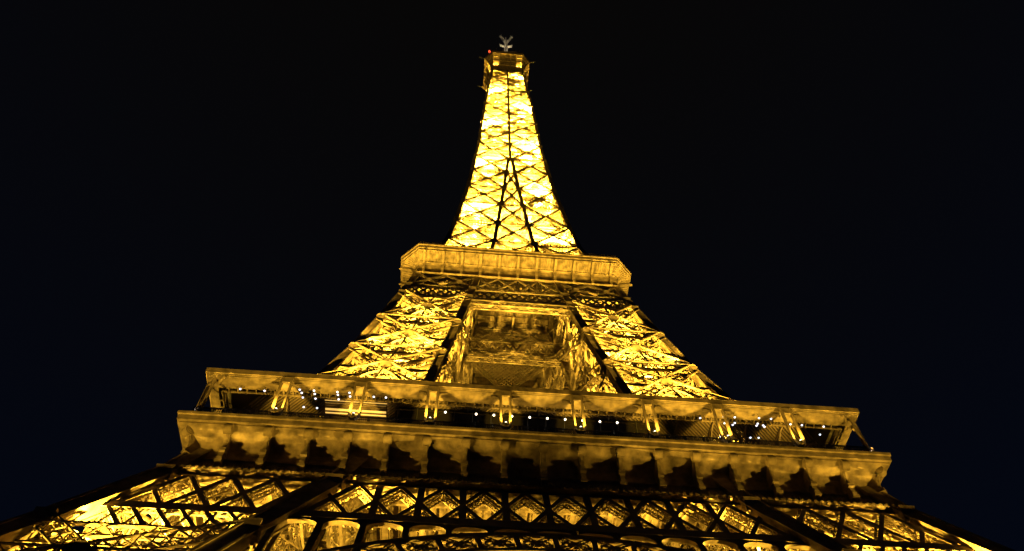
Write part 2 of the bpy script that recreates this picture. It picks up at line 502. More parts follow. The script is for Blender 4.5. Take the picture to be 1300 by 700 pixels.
# ------------------------------------------------------------------ first floor frieze, consoles, names
NAMES = ['SEGUIN', 'LALANDE', 'TRESCA', 'PONCELET', 'BRESSE', 'LAGRANGE', 'BELANGER', 'CUVIER', 'LAPLACE',
         'DULONG', 'CHASLES', 'LAVOISIER', 'AMPERE', 'CHEVREUL', 'FLACHAT', 'NAVIER', 'LEGENDRE', 'CHAPTAL']
PROF = [(34.2, 51.25), (34.8, 51.3), (34.8, 51.5), (34.2, 51.62), (34.2, 51.8), (34.0, 51.95), (33.45, 52.1), (33.45, 53.5),
        (33.55, 53.6), (33.55, 53.75), (33.0, 53.85), (33.0, 54.6), (33.1, 55.1), (33.35, 55.6), (33.8, 56.05), (34.4, 56.45), (34.85, 56.66), (35.05, 56.70),
        (35.05, 56.85), (35.3, 56.9), (35.3, 57.5), (35.45, 57.56), (35.45, 57.86), (32.6, 57.88), (32.6, 51.25)]
def letters(txt, size):
    cu = bpy.data.curves.new('inscription', 'FONT'); cu.body = txt; cu.size = size
    cu.align_x = 'CENTER'; cu.align_y = 'CENTER'; cu.extrude = 0.05; cu.space_character = 1.12
    ob = bpy.data.objects.new('inscription', cu); COL.objects.link(ob)
    dg = bpy.context.evaluated_depsgraph_get()
    me = bpy.data.meshes.new_from_object(ob.evaluated_get(dg))
    COL.objects.unlink(ob); bpy.data.objects.remove(ob); bpy.data.curves.remove(cu)
    return me
def console_mb(corner=False):
    """side profile in (d, z) measured from d = 33.4; scroll on top, tapering shaft, block and base"""
    mb = MB()
    sh = [(-0.5, 53.0), (0.95, 53.0), (0.95, 53.35), (0.80, 53.45), (0.80, 53.95), (1.0, 54.05), (1.0, 54.35), (0.74, 54.45), (0.78, 55.0), (0.9, 55.5),
          (1.1, 56.0), (1.5, 56.45), (1.6, 56.9), (-0.5, 56.9)]
    w = 0.46
    mb.prism([V(-w / 2, -d, z) for d, z in sh], V(w, 0, 0))
    mb.prism([V(-0.12, -d - 0.08, z) for d, z in sh[7:12]] + [V(-0.12, -d + 0.2, z) for d, z in sh[7:12]][::-1], V(0.24, 0, 0))
    mb.cyl(V(-0.38, -1.42, 56.35), V(1, 0, 0), 0.50, 0.76, 18)
    mb.cyl(V(-0.43, -1.42, 56.35), V(1, 0, 0), 0.32, 0.86, 14)
    mb.cyl(V(-0.47, -1.42, 56.35), V(1, 0, 0), 0.14, 0.94, 10)
    mb.bar(V(0, -0.5, 52.75), V(0, -0.5, 53.02), V(0, 1, 0), 0.66, 1.0)
    mb.bar(V(0, -0.4, 52.2), V(0, -0.4, 52.75), V(0, 1, 0), 0.5, 0.7)
    mb.bar(V(0, -0.55, 54.02), V(0, -0.55, 54.38), V(0, 1, 0), 0.62, 1.0)
    return mb
cons0 = None; ang = lambda k: k * math.pi / 2
for k in range(4):
    mb = MB()
    mb.loft([[S(k, -d, d, z) for d, z in PROF], [S(k, d, d, z) for d, z in PROF]])
    # small leaf ornament under the name band, coving ribs
    for t in np.arange(-33.6, 33.61, 0.63):
        mb.bar(S(k, t, 34.42, 51.55), S(k, t, 34.12, 51.85), SN(k), 0.34, 0.18)
        mb.bar(S(k, t - 0.2, 34.86, 51.32), S(k, t + 0.12, 34.84, 51.5), SN(k), 0.2, 0.12)
    fz = mb.build('frieze', IRON_P, tower)
    for j in range(-9, 10):
        corner = abs(j) == 9
        if j == 9: continue
        if cons0 is None:
            cons0 = console_mb().build('console', IRON_P, fz); c = cons0
        else:
            c = cons0.copy(); COL.objects.link(c); c.parent = fz
        if corner:
            p = S(k, -33.2, 33.2, 0); c.location = p; c.rotation_euler = (0, 0, ang(k) - math.pi / 4)
        else:
            c.location = S(k, j * BAY, 33.4, 0); c.rotation_euler = (0, 0, ang(k))
    if k == 0:
        for j, nme in enumerate(NAMES):
            me = letters(nme, 0.78); me.materials.clear(); me.materials.append(GOLD)
            o = bpy.data.objects.new('inscription', me); COL.objects.link(o); o.parent = fz
            wid = max(v.co.x for v in me.vertices) - min(v.co.x for v in me.vertices)
            o.location = ((j - 8.5) * BAY, -33.5, 52.82); o.rotation_euler = (math.pi / 2, 0, 0)
            o.scale = (min(1.0, 2.85 / wid), 1, 1)

# ------------------------------------------------------------------ gallery on the first floor: balustrade, posts, roof
for k in range(4):
    mb = MB(); n = SN(k); d = 34.55; L = 34.5
    for z, w, h in ((59.35, 0.16, 0.10), (59.0, 0.07, 0.05), (58.02, 0.09, 0.07)):
        mb.bar(S(k, -L, d, z), S(k, L, d, z), n, w, h)
    ts = np.arange(-L, L, 0.21)
    mb.bars([S(k, t, d, 57.88) for t in ts], [S(k, t, d, 59.33) for t in ts], n, 0.085, 0.05)
    ts = np.arange(-L, L + 0.01, BAY / 2)
    mb.bars([S(k, t, d, 57.88) for t in ts], [S(k, t, d, 59.45) for t in ts], n, 0.18, 0.14)
    mb.bar(S(k, -L, d - 0.25, 58.45), S(k, L, d - 0.25, 58.45), n, 0.9, 0.04)
    mb.build('balustrade', SLAT, tower)

def post_mb():
    mb = MB(); g2 = 0.5; n = V(0, 1, 0)
    for s in (-1, 1):
        mb.bar(V(s * g2, 0, 59.15), V(s * g2, 0, 64.1), n, 0.18, 0.3)
        mb.bar(V(s * g2, 0.1, 59.15), V(s * g2, 0.1, 64.1), n, 0.27, 0.05)
    mb.path([V(g2 * math.cos(a), 0, 59.15 + 0.45 * math.sin(a)) for a in np.linspace(math.pi, 2 * math.pi, 9)], n, 0.18, 0.3)
    mb.bar(V(-g2, 0, 63.75), V(g2, 0, 63.75), n, 0.8, 0.2)
    mb.bar(V(0, 0.05, 57.86), V(0, 0.05, 58.75), n, 0.3, 0.25)
    mb.bar(V(0, 0.02, 58.72), V(0, 0.02, 58.82), n, 0.7, 0.45)
    # curved brackets carrying the soffit
    for s in (-1, 1):
        pts = [V(s * (g2 + 0.12 + 0.9 * (1 - math.cos(a))), 0.45, 63.3 + 0.4 * math.sin(a)) for a in np.linspace(0, math.pi / 2, 7)]
        mb.path(pts, n, 0.1, 0.25)
    return mb
P0 = None
POSTS = []
for k in range(4):
    for j in list(range(-7, 8, 2)) + [None]:
        if P0 is None: P0 = post_mb().build('roof_post', IRON_P, tower); c = P0
        else: c = P0.copy(); COL.objects.link(c)
        if j is None:
            p = S(k, -34.2, 34.2, 0); az = ang(k) - math.pi / 4
        else:
            p = S(k, j * BAY + (0.07 if k == 0 else 0), 34.95, 0); az = ang(k)
        c.location = p; c.rotation_euler = (0, 0, az); POSTS.append((k, j, p, az))

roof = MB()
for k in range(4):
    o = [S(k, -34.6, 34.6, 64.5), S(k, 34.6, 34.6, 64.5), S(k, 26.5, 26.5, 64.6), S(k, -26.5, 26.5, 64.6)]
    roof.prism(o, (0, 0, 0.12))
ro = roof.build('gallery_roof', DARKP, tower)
FP = [(34.55, 63.95), (34.85, 64.12), (34.88, 64.22), (35.0, 64.25), (35.0, 64.9), (34.9, 64.98), (34.55, 64.98)]
SP_ = [(34.6, 63.98), (34.78, 63.98), (34.5, 63.72), (34.1, 63.56), (33.6, 63.46), (33.6, 63.54), (34.1, 63.66), (34.4, 63.82)]
for k in range(4):
    mb = MB()
    mb.loft([[S(k, -d, d, z) for d, z in FP], [S(k, d, d, z) for d, z in FP]])
    mb.loft([[S(k, -d, d, z) for d, z in SP_], [S(k, d, d, z) for d, z in SP_]])
    mb.bar(S(k, -33.2, 33.2, 63.4), S(k, 33.2, 33.2, 63.4), SN(k), 0.2, 0.12)
    mb.bar(S(k, -33.0, 33.0, 63.7), S(k, 33.0, 33.0, 63.7), SN(k), 0.5, 0.1)
    for t in np.arange(-32.5, 32.6, BAY / 4):
        mb.bar(S(k, t, 33.7, 63.45), S(k, t, 33.1, 63.3), V(0, 0, 1), 0.1, 0.16)
    mb.build('fascia', IRON_P, ro)
    mb = MB()
    for c in np.arange(-62, 62, 0.42):
        # slats at 45 degrees, mirrored about the middle of each side
        for s in (-1, 1):
            # line t = s*(c - d): keep the part with |t|<d, s*t>0
            pts = []
            for d in np.linspace(27, 33.3, 28):
                t = s * (c - d)
                if 0 < s * t < d - 0.1: pts.append((t, d))
            if len(pts) > 1:
                mb.bar(S(k, pts[0][0], pts[0][1], 63.75), S(k, pts[-1][0], pts[-1][1], 63.75), V(0, 0, 1), 0.13, 0.28)
    mb.build('ceiling_slats', SLAT, ro)
    for t in np.arange(-26.5, 26.6, BAY):
        mb = MB()
        mb.bar(S(k, t, 33.2, 63.35), S(k, t, 27, 63.35), V(0, 0, 1), 0.16, 0.3)
        mb.bar(S(k, t, 30.2, 57.2), S(k, t, 30.2, 63.4), V(0, 1, 0), 0.2, 0.2)
        mb.bar(S(k, t, 30.2, 61.8), S(k, t, 32.6, 63.4), V(1, 0, 0), 0.12, 0.12)
        mb.build('roof_frame', SLAT, ro)

# ------------------------------------------------------------------ belt and gallery of the second floor
for k in range(4):
    n = nrm(rot(k, (0, -1, 0.2))); mb = MB()
    def F2(t, z, off=0.0): return S(k, t, E(z) + off, z)
    for z, w in ((104.3, 0.6), (107.7, 0.5), (113.0, 0.5)):
        e = E(z)
        mb.bar(F2(-e, z, 0.15), F2(e, z, 0.15), n, w, 0.25)
        mb.truss(F2(-e, z, -0.6), F2(e, z, -0.6), n, 0.6, 0.9, 0.9, 0.14, 0.1, cross=True)
    z0, z1 = 104.5, 107.6
    m = 26
    for j in range(-m, m + 1):
        for s in (1, -1):
            a, b = j * 1.42, (j + s * 1.5) * 1.42
            if abs(a) > E(z0) or abs(b) > E(z1): continue
            mb.bar(F2(a, z0, 0.1), F2(b, z1, 0.1), n, 0.36, 0.08)
            mb.bar(F2(a, z0, -0.9), F2(b, z1, -0.9), n, 0.2, 0.14)
    for s in (1, -1):     # thin fringe truss under the belt, between the pillars
        pass
    i0 = I(102.3)
    mb.truss(S(k, -i0, E(102.4), 102.4), S(k, i0, E(102.4), 102.4), n, 1.5, 0.8, 1.5, 0.2, 0.14)
    # crossed panels between the pillars, just under the gallery
    ni = 4
    for j in range(ni):
        f0, f1 = -1 + 2 * j / ni, -1 + 2 * (j + 1) / ni
        A0, B0 = F2(f0 * I(107.7), 107.7), F2(f1 * I(107.7), 107.7)
        A1, B1 = F2(f0 * I(113), 113), F2(f1 * I(113), 113)
        panel(mb, A0, B0, A1, B1, n, 0.45, 0.7, 0.7, 0.12, 0.08, plate=0.22, cross=True)
        mb.truss(A0, A1, n, 0.4, 0.6, 0.8, 0.12, 0.09)
    # the inner ring of girders round the central void
    for z in (102.4, 104.4, 107.8, 112.4):
        e = I(z)
        mb.truss(S(k, -e, e, z), S(k, e, e, z), n, 0.8, 0.8, 1.0, 0.16, 0.11)
    for j in range(-6, 7):
        for s in (1, -1):
            a, b = j * 1.2, (j + s * 1.2) * 1.2
            if abs(b) < I(107.7): mb.bar(S(k, a, I(104.4), 104.4), S(k, b, I(107.7), 107.7), n, 0.28, 0.12)
    for a, b in ((-1, 0), (0, -1), (0, 1), (1, 0)):
        mb.truss(S(k, a * I(107.8), I(107.8), 107.8), S(k, b * I(112.4), I(112.4), 112.4), n, 0.6, 0.6, 0.8, 0.13, 0.1)
    mb.build('belt_girder', IRON, tower)

dk = MB()
for k in range(4):
    dk.prism([S(k, -17.0, 17.0, 113.4), S(k, 17.0, 17.0, 113.4), S(k, 6.9, 6.9, 113.4), S(k, -6.9, 6.9, 113.4)], (0, 0, 0.3))
    for t in np.arange(-16.5, 16.6, 0.55):
        d0 = max(6.9, abs(t)) + 0.1
        if d0 < 16.7: dk.bar(S(k, t, d0, 113.3), S(k, t, 16.9, 113.3), V(0, 0, 1), 0.16, 0.22)
    for d in (8.2, 9.5, 10.8, 12.1, 13.4, 14.7, 16.0):
        dk.bar(S(k, -d, d, 113.12), S(k, d, d, 113.12), V(0, 0, 1), 0.14, 0.16)
    for t in np.arange(-16.25, 16.3, 3.25):
        d0 = max(6.9, abs(t)) + 0.1
        if d0 < 16.7: dk.bar(S(k, t, d0, 112.9), S(k, t, 16.9, 112.9), V(0, 0, 1), 0.3, 0.7)
dk.prism([V(-6.8, -6.8, 115.6), V(6.8, -6.8, 115.6), V(6.8, 6.8, 115.6), V(-6.8, 6.8, 115.6)], (0, 0, 0.2))
for k in range(4):
    dk.prism([S(k, -6.9, 6.85, 113.5), S(k, 6.9, 6.85, 113.5), S(k, 6.9, 6.85, 115.7), S(k, -6.9, 6.85, 115.7)], rot(k, (0, 0.1, 0)))
do = dk.build('second_floor_deck', IRON_P, tower)
nb_ = MB()   # crossed net-like bracing across the central void
for c in np.arange(-14, 14, 0.8):
    for s in (1, -1):
        pts = [(x, s * (x - c)) for x in np.linspace(-6.9, 6.9, 70) if abs(s * (x - c)) < 6.9 and abs(x) + abs(x - c) < 7.4]
        if len(pts) > 2: nb_.bar(V(*pts[0], 112.6), V(*pts[-1], 112.6), V(0, 0, 1), 0.13, 0.13)
for a, b in (((-7.2, 0), (0, 7.2)), ((7.2, 0), (0, 7.2)), ((-7.2, 0), (0, -7.2)), ((7.2, 0), (0, -7.2))):
    nb_.truss(V(*a, 112.3), V(*b, 112.3), V(0, 0, 1), 0.5, 0.5, 0.8, 0.13, 0.09)
nb_.build('void_bracing', IRON, do)

def octa(d, c, k, z, off=0):
    """start corner, end corner of side k and the following chamfer end"""
    return [S(k, -(d - c), d, z), S(k, d - c, d, z), S(k, d, d - c, z)]
C2 = [(17.35, 113.1, 0.15), (17.4, 114.0, 0.2), (17.5, 115.0, 0.35), (17.65, 115.7, 0.6), (17.95, 116.05, 0.95), (18.6, 116.25, 1.6), (19.9, 116.5, 2.7)]
RIM2 = [(19.9, 116.5, 2.7), (20.12, 116.55, 2.88), (20.12, 117.0, 2.88), (20.3, 117.05, 2.95), (20.3, 117.75, 2.95), (20.45, 117.8, 3.0), (20.45, 118.1, 3.0),
        (19.95, 118.12, 2.75)]
for k in range(4):
    mb = MB()
    for prof in (C2,):
        Rg = [octa(d, c, k, z) for d, z, c in prof]
        mb.loft([[r[i] for r in Rg] + [r[i] + V(0, 0, 0.25) for r in Rg[::-1]] for i in range(3)])
    mb.prism([S(k, -17.2, 17.3, 113.0), S(k, 17.2, 17.3, 113.0), S(k, 17.3, 17.85, 113.1), S(k, -17.3, 17.85, 113.1)], (0, 0, 0.07))  # thin ledge added to keep the gallery wall above it in shade
    # boards of the soffit
    for t in np.arange(-17.2, 17.3, 0.46):
        pts = [S(k, t, d + 0.02, z - 0.05) for d, z, c in C2[4:] if abs(t) < d - c + 0.3]
        if len(pts) > 1: mb.path(pts, S(k, 1, 0, 0), 0.22, 0.12)
    for s in (-0.33, 0.33):
        pass
    L2 = 17.0
    mb.bar(S(k, -L2, 18.0, 115.95), S(k, L2, 18.0, 115.95), SN(k), 0.25, 0.3)
    # slats on the chamfer
    for f in np.linspace(0.06, 0.94, 8):
        pts = [o[1] * (1 - f) + o[2] * f for o in [octa(d, c, k, z - 0.06) for d, z, c in C2[2:]]]
        mb.path(pts, V(0, 0, 1), 0.12, 0.12)
    gc = mb.build('gallery_soffit', IRON_P, tower)
    mb = MB()
    Rg = [octa(d, c, k, z) for d, z, c in RIM2]
    mb.loft([[r[i] for r in Rg] for i in range(3)])
    mb.build('rim', IRON_P, gc)
    mb = MB()
    for z in (118.6, 119.2):
        o = octa(20.1, 2.85, k, z); mb.path(o, V(0, 0, 1), 0.07)
    o = octa(20.1, 2.85, k, 118.1)
    for a, b, m in ((o[0], o[1], 60), (o[1], o[2], 8)):
        for f in np.linspace(0, 1, m, endpoint=False):
            p = a + (b - a) * f; mb.bar(p, p + V(0, 0, 1.1), SN(k), 0.05)
    mb.build('railing', SLAT, gc)
    B0_ = None
    for j in range(-5, 6):
        t = j * 3.25
        if B0_ is None:
            mb = MB(); w = 0.4
            lo = [V(-w / 2, -(d - 17.3) - 0.05, z) for d, z, c in C2]
            up = [V(-w / 2, -(d - 17.3) - 0.62, z - (0.12 + 0.08 * i)) for i, (d, z, c) in enumerate(C2)]
            nL = len(lo)
            for i in range(nL - 1):
                mb.prism([lo[i], lo[i + 1], up[i + 1], up[i]], V(w, 0, 0))
            mb.prism([V(-0.2, -2.3, 116.45), V(-0.2, -2.75, 116.5), V(-0.2, -2.75, 116.9), V(-0.2, -2.3, 116.9)], V(0.4, 0, 0))
            B0_ = mb.build('bracket', IRON_P, gc); c = B0_
        else:
            c = B0_.copy(); COL.objects.link(c); c.parent = gc
        c.location = S(k, t, 17.3, 0); c.rotation_euler = (0, 0, ang(k))

# ------------------------------------------------------------------ spire
LS = [113, 117, 123.5, 132.9, 142.4, 152.8, 163, 173.2, 182.7, 192.9, 202, 210.2, 218.1, 226.2, 233.8, 241, 247.7, 254.1, 260.2, 266, 271.5]
core = MB()
for z in LS[1:]:
    e = E(z)
    c_, b_ = (0.13, 0.09)
    for a, b in (((-e, -e), (e, e)), ((e, -e), (-e, e))):
        core.truss(V(*a, z), V(*b, z), V(0, 0, 1), 0.55, 0.5, 0.85, c_, b_)
    for k in range(4):
        core.truss(S(k, 0, e, z), S(k, e, 0, z), V(0, 0, 1), 0.45, 0.45, 0.85, c_, b_)
        core.bar(S(k, -e, e, z), S(k, e, e, z), V(0, 0, 1), 0.3, 0.3)
for z in np.arange(119, 274, 2.6):
    e = E(z) * 0.97
    for k in range(4):
        core.bar(S(k, -e, e - 0.3, z), S(k, e, e - 0.3, z), V(0, 0, 1), 0.12, 0.12)
spire = core.build('spire', IRON, tower)
sh = MB()    # lift shaft in the middle and a spiral stair round it
zz = np.arange(117, 272, 2.2)
for z0, z1 in zip(zz[:-1], zz[1:]):
    r0 = min(2.6, E(z0) * 0.42)
    for k in range(4):
        a0, a1 = S(k, -r0, r0, z0), S(k, r0, r0, z0)
        b0, b1 = a0 + V(0, 0, z1 - z0), a1 + V(0, 0, z1 - z0)
        sh.bar(a0, b0, SN(k), 0.22); sh.bar(a0, a1, SN(k), 0.14); sh.bar(a0, b1, SN(k), 0.12); sh.bar(a1, b0, SN(k), 0.12)
        sh.bar((a0 + a1) / 2, (b0 + b1) / 2, SN(k), 0.12)
z = 118.0; i = 0
while z < 268:
    r = E(z) * 0.68; k = i % 4
    sh.bar(S(k, -r, r, z), S(k, r, r, z + 2.0), V(0, 0, 1), 0.8, 0.14); z += 2.0; i += 1
sh.build('lift_shaft', IRON, spire)
ld = MB()
e = E(194.5)
ld.prism([V(-2.8, -2.8, 194.5), V(2.8, -2.8, 194.5), V(2.8, 2.8, 194.5), V(-2.8, 2.8, 194.5)], (0, 0, 0.2))
for k in range(4):
    ld.prism([S(k, -1.5, e, 194.5), S(k, 1.5, e, 194.5), S(k, 1.5, 2.9, 194.5), S(k, -1.5, 2.9, 194.5)], (0, 0, 0.2))
    ld.bar(S(k, -1.6, e + 0.15, 194.3), S(k, 1.6, e + 0.15, 194.3), SN(k), 0.5, 0.3)
ld.build('landing', IRON_P, spire)
for sx, sy, nm in PILLARS:
    mb = MB(); caisson(mb, [V(sx * E(z), sy * E(z), z) for z in LS[1:9]], 0.72, V(0, sy, 0))
    caisson(mb, [V(sx * E(z), sy * E(z), z) for z in LS[8:] + [276]], 0.5, V(0, sy, 0)); mb.build('corner_rib', IRON_P, spire)
for k in range(4):
    n = SN(k)
    def G(s, z): return S(k, s * (I(z) if z < 183 else 0.0), E(z), z)
    def Co(s, z): return S(k, s * E(z), E(z), z)
    for s in (-1, 1):
        mb = MB(); caisson(mb, [G(s, z) for z in LS[1:9]], 0.62, n); mb.build('centre_rib', IRON_P, spire)
    mb = MB(); caisson(mb, [S(k, 0, E(z), z) for z in LS[8:] + [274]], 0.55, n)
    for z in LS[8:]:
        mb.bar(S(k, -0.75, E(z) + 0.3, z), S(k, 0.75, E(z) + 0.3, z), n, 0.55, 0.06)
        mb.bar(S(k, 0, E(z) + 0.31, z - 0.7), S(k, 0, E(z) + 0.31, z + 0.7), n, 0.6, 0.06)
    mb.build('centre_rib', IRON_P, spire)
    mb = MB()
    for z0, z1 in zip(LS[1:-1], LS[2:]):
        big = z0 < 182
        w, d, pt, c, b = (0.62, 0.6, 0.6, 0.12, 0.085) if big else (0.45, 0.45, 0.5, 0.10, 0.075)
        for s in (-1, 1):
            panel(mb, Co(s, z0), G(s, z0), Co(s, z1), G(s, z1), n, w, d, pt, c, b, plate=0.3, gus=0.3, mid=True, cross=True)
            # gusset knots on the ribs
            if big:
                q = G(s, z0) + n * 0.45; mb.bar(q - V(0.0, 0, 0.7), q + V(0, 0, 0.7), n, 1.35, 0.08)
            q = Co(s, z0) + n * 0.4; mb.bar(q - V(0, 0, 0.55), q + V(0, 0, 0.55), n, 0.75, 0.06)
        if z0 < 165:
            panel(mb, G(-1, z0), G(1, z0), G(-1, z1), G(1, z1), n, 0.5, 0.5, 0.6, 0.11, 0.08, plate=0.24, gus=0.35, cross=True)
        # inner faces of the four converging pillars
        if z1 < 183:
            for s in (-1, 1):
                A0, B0 = G(s, z0), S(k, s * I(z0), I(z0), z0); A1, B1 = G(s, z1), S(k, s * I(z1), I(z1), z1)
                panel(mb, A0, B0, A1, B1, S(k, s, 0, 0), 0.5, 0.5, 0.7, 0.12, 0.085, cross=True)
    mb.build('lattice_face', IRON, spire)

# ------------------------------------------------------------------ summit cabin
H3, C3 = 8.03, 2.76
CP = [(5.2, 263.0, 0.3), (5.35, 266, 0.4), (5.7, 269, 0.7), (6.3, 271.8, 1.2), (7.0, 273.8, 1.9), (7.75, 275.1, 2.5)]
RM = [(7.75, 275.1, 2.5), (7.95, 275.15, 2.7), (8.05, 275.9, 2.76), (8.1, 276.9, 2.78), (7.7, 277.0, 2.6)]
cab = MB()
for k in range(4):
    Rg = [octa(d, c, k, z) for d, z, c in CP]
    cab.loft([[r[i] for r in Rg] + [r[i] + V(0, 0, 0.3) for r in Rg[::-1]] for i in range(3)])
fl = [p for k in range(4) for p in octa(7.75, 2.6, k, 276.6)[:2]]
cab.prism(fl, (0, 0, 0.3))
# small upper cabin
up = [p for k in range(4) for p in octa(4.4, 1.4, k, 276.9)[:2]]
cab.prism(up, (0, 0, 4.2))
cab.cyl(V(0, 0, 281.1), V(0, 0, 1), 3.2, 5.5, 12, 1.6)
cb = cab.build('summit_cabin', IRON_P, tower)
for k in range(4):
    mb = MB(); Rg = [octa(d, c, k, z) for d, z, c in RM]
    mb.loft([[r[i] for r in Rg] for i in range(3)])
    mb.build('rim', IRON_P, cb)
    mb = MB()
    for f in np.linspace(-1, 1, 6):
        pts = [S(k, f * (d - c), d + 0.1, z - 0.15) for d, z, c in CP]; mb.path(pts, V(0, 0, 1), 0.3, 0.6)
    for f in (0.33, 0.67):
        pts = [o[1] * (1 - f) + o[2] * f for o in [octa(d, c, k, z - 0.15) for d, z, c in CP]]; mb.path(pts, V(0, 0, 1), 0.22, 0.3)
    for i in (2, 3, 4):
        d, z, c = CP[i]; o = octa(d + 0.06, c, k, z - 0.1); mb.path(o, V(0, 0, 1), 0.16, 0.16)
    mb.build('bracket', IRON, cb)
    mb = MB()
    for z in (277.6, 278.3): mb.path(octa(7.9, 2.7, k, z), V(0, 0, 1), 0.08)
    o = octa(7.9, 2.7, k, 276.9)
    for a, b, m in ((o[0], o[1], 10), (o[1], o[2], 6)):
        for f in np.linspace(0, 1, m, endpoint=False):
            p = a + (b - a) * f; mb.bar(p, p + V(0, 0, 1.4), SN(k), 0.09)
    for f, hgt in ((0.1, 2.4), (0.32, 1.6), (0.78, 3.0), (0.9, 2.2)):
        p = o[0] + (o[1] - o[0]) * f + V(0, 0, 1.3); mb.bar(p, p + V(0, 0, hgt), SN(k), 0.13)
    mb.build('railing', SLAT, cb)
mb = MB()
for x in (-1, 1):
    for y, z in ((-5.2, 276.2), (5.4, 276.0)):
        p = V(x * 8.1, y, z); mb.bar(p, p + V(x * 2.0, -0.4, 0.1), V(0, 0, 1), 0.13)
        mb.bar(p + V(x * 1.2, -0.7, 0.1), p + V(x * 1.2, 0.3, 0.1), V(0, 0, 1), 0.1)
mb.build('rod_aerial', BLACKP, cb)
ms = MB()
for s in (-1, 1):
    for t in (-1, 1):
        ms.bar(V(s * .55, t * .55, 284), V(s * .5, t * .5, 319), V(1, 0, 0), 0.26)
for z in np.arange(287, 319, 2.0):
    for k in range(4):
        ms.bar(S(k, -.5, .5, z), S(k, .5, .5, z + 2), SN(k), 0.13)
ms.cyl(V(0, 0, 319), V(0, 0, 1), 0.18, 5, 8)
mast = ms.build('mast', WHITEP, tower)
for z, L, up_ in ((315.5, 2.3, 8.0), (309.5, 2.3, 0.8)):
    for sx in (-1, 1):
        mb = MB(); a = V(sx * .4, -.3, z); b = V(sx * L, -.6, z + up_)
        mb.truss(a, b, V(0, 1, 0), 0.5, 0.5, 0.9, 0.14, 0.1)
        u = nrm(V(sx * 0.6, 0, -2.2)) if up_ > 2 else nrm(V(sx * 0.25, 0, 2.2))
        mb.bar(b - u * 1.6, b + u * 1.6, V(0, 1, 0), 0.26, 0.3)
        mb.build('aerial_arm', WHITEP, mast)

# ------------------------------------------------------------------ lamps
def spot_data(name, watts, color, angle, size=0.06, blend=0.6):
    l = bpy.data.lights.new(name, 'SPOT'); l.energy = watts; l.color = color
    l.spot_size = math.radians(angle); l.spot_blend = blend; l.shadow_soft_size = size
    return l
fl_house = None
def look(p, q):
    d = Vector(q) - Vector(p); return d.to_track_quat('-Z', 'Y')
def floodlight(p, target, data, label, group):
    global fl_house
    root = empty('floodlight', p)
    tag(root, label, 'floodlight', group)
    root.rotation_mode = 'QUATERNION'; root.rotation_quaternion = look(p, target)
    if fl_house is None:
        h = MB()
        h.loft([[V(x * s, y * s * .8, z) for x, y in ((-1, -1), (1, -1), (1, 1), (-1, 1))] for s, z in ((0.05, 0.34), (0.2, 0.34), (0.36, 0.02), (0.36, -0.05), (0.31, -0.05), (0.3, 0.0))])
        for s in (-1, 1): h.bar(V(s * .42, 0, 0.1), V(s * .42, 0, 0.62), V(1, 0, 0), 0.08, 0.04)
        h.bar(V(-.44, 0, 0.62), V(.44, 0, 0.62), V(0, 1, 0), 0.08, 0.05)
        ho = h.build('housing', BLACKP, root)
        l = MB(); l.poly([(-.29, -.23, -.02), (.29, -.23, -.02), (.29, .23, -.02), (-.29, .23, -.02)], [[3, 2, 1, 0]])
        lo = l.build('lens', LENS, root); fl_house = (ho, lo)
    else:
        for q in fl_house:
            c = q.copy(); COL.objects.link(c); c.parent = root
    s = bpy.data.objects.new('beam', data); COL.objects.link(s); s.parent = root; s.location = (0, 0, -0.12)

GB = 'sodium floodlights inside the pillars under the first floor'
GU = 'sodium floodlights inside the pillars above the first floor'
GS = 'sodium floodlights climbing inside the spire'
d_up = spot_data('base_up', P_BASE_UP, SODIUM, 105, 0.15); d_corner = spot_data('base_corner', P_CORNER, SODIUM, 55, 0.1); d_mid = spot_data('base_mid', P_BASE_MID, SODIUM, 75, 0.15); d_in = spot_data('base_in', P_BASE_IN, SODIUM, 120)
d_arch = spot_data('arch_up', P_ARCH, SODIUM, 80); d_belt = spot_data('belt', P_BELT, SODIUM, 130)
d_l1 = spot_data('leg_one', P_LEG1, SODIUM, 110); d_rear = spot_data('leg_rear', P_REAR, SODIUM, 110); d_face = spot_data('pillar_face', P_FACE, SODIUM, 62); d_face2 = spot_data('pillar_face_upper', P_FACE2, SODIUM, 80); d_l2 = spot_data('leg_two', P_LEG2, SODIUM, 110)
d_sp = spot_data('spire_up', P_SPIRE, SODIUM, 130)
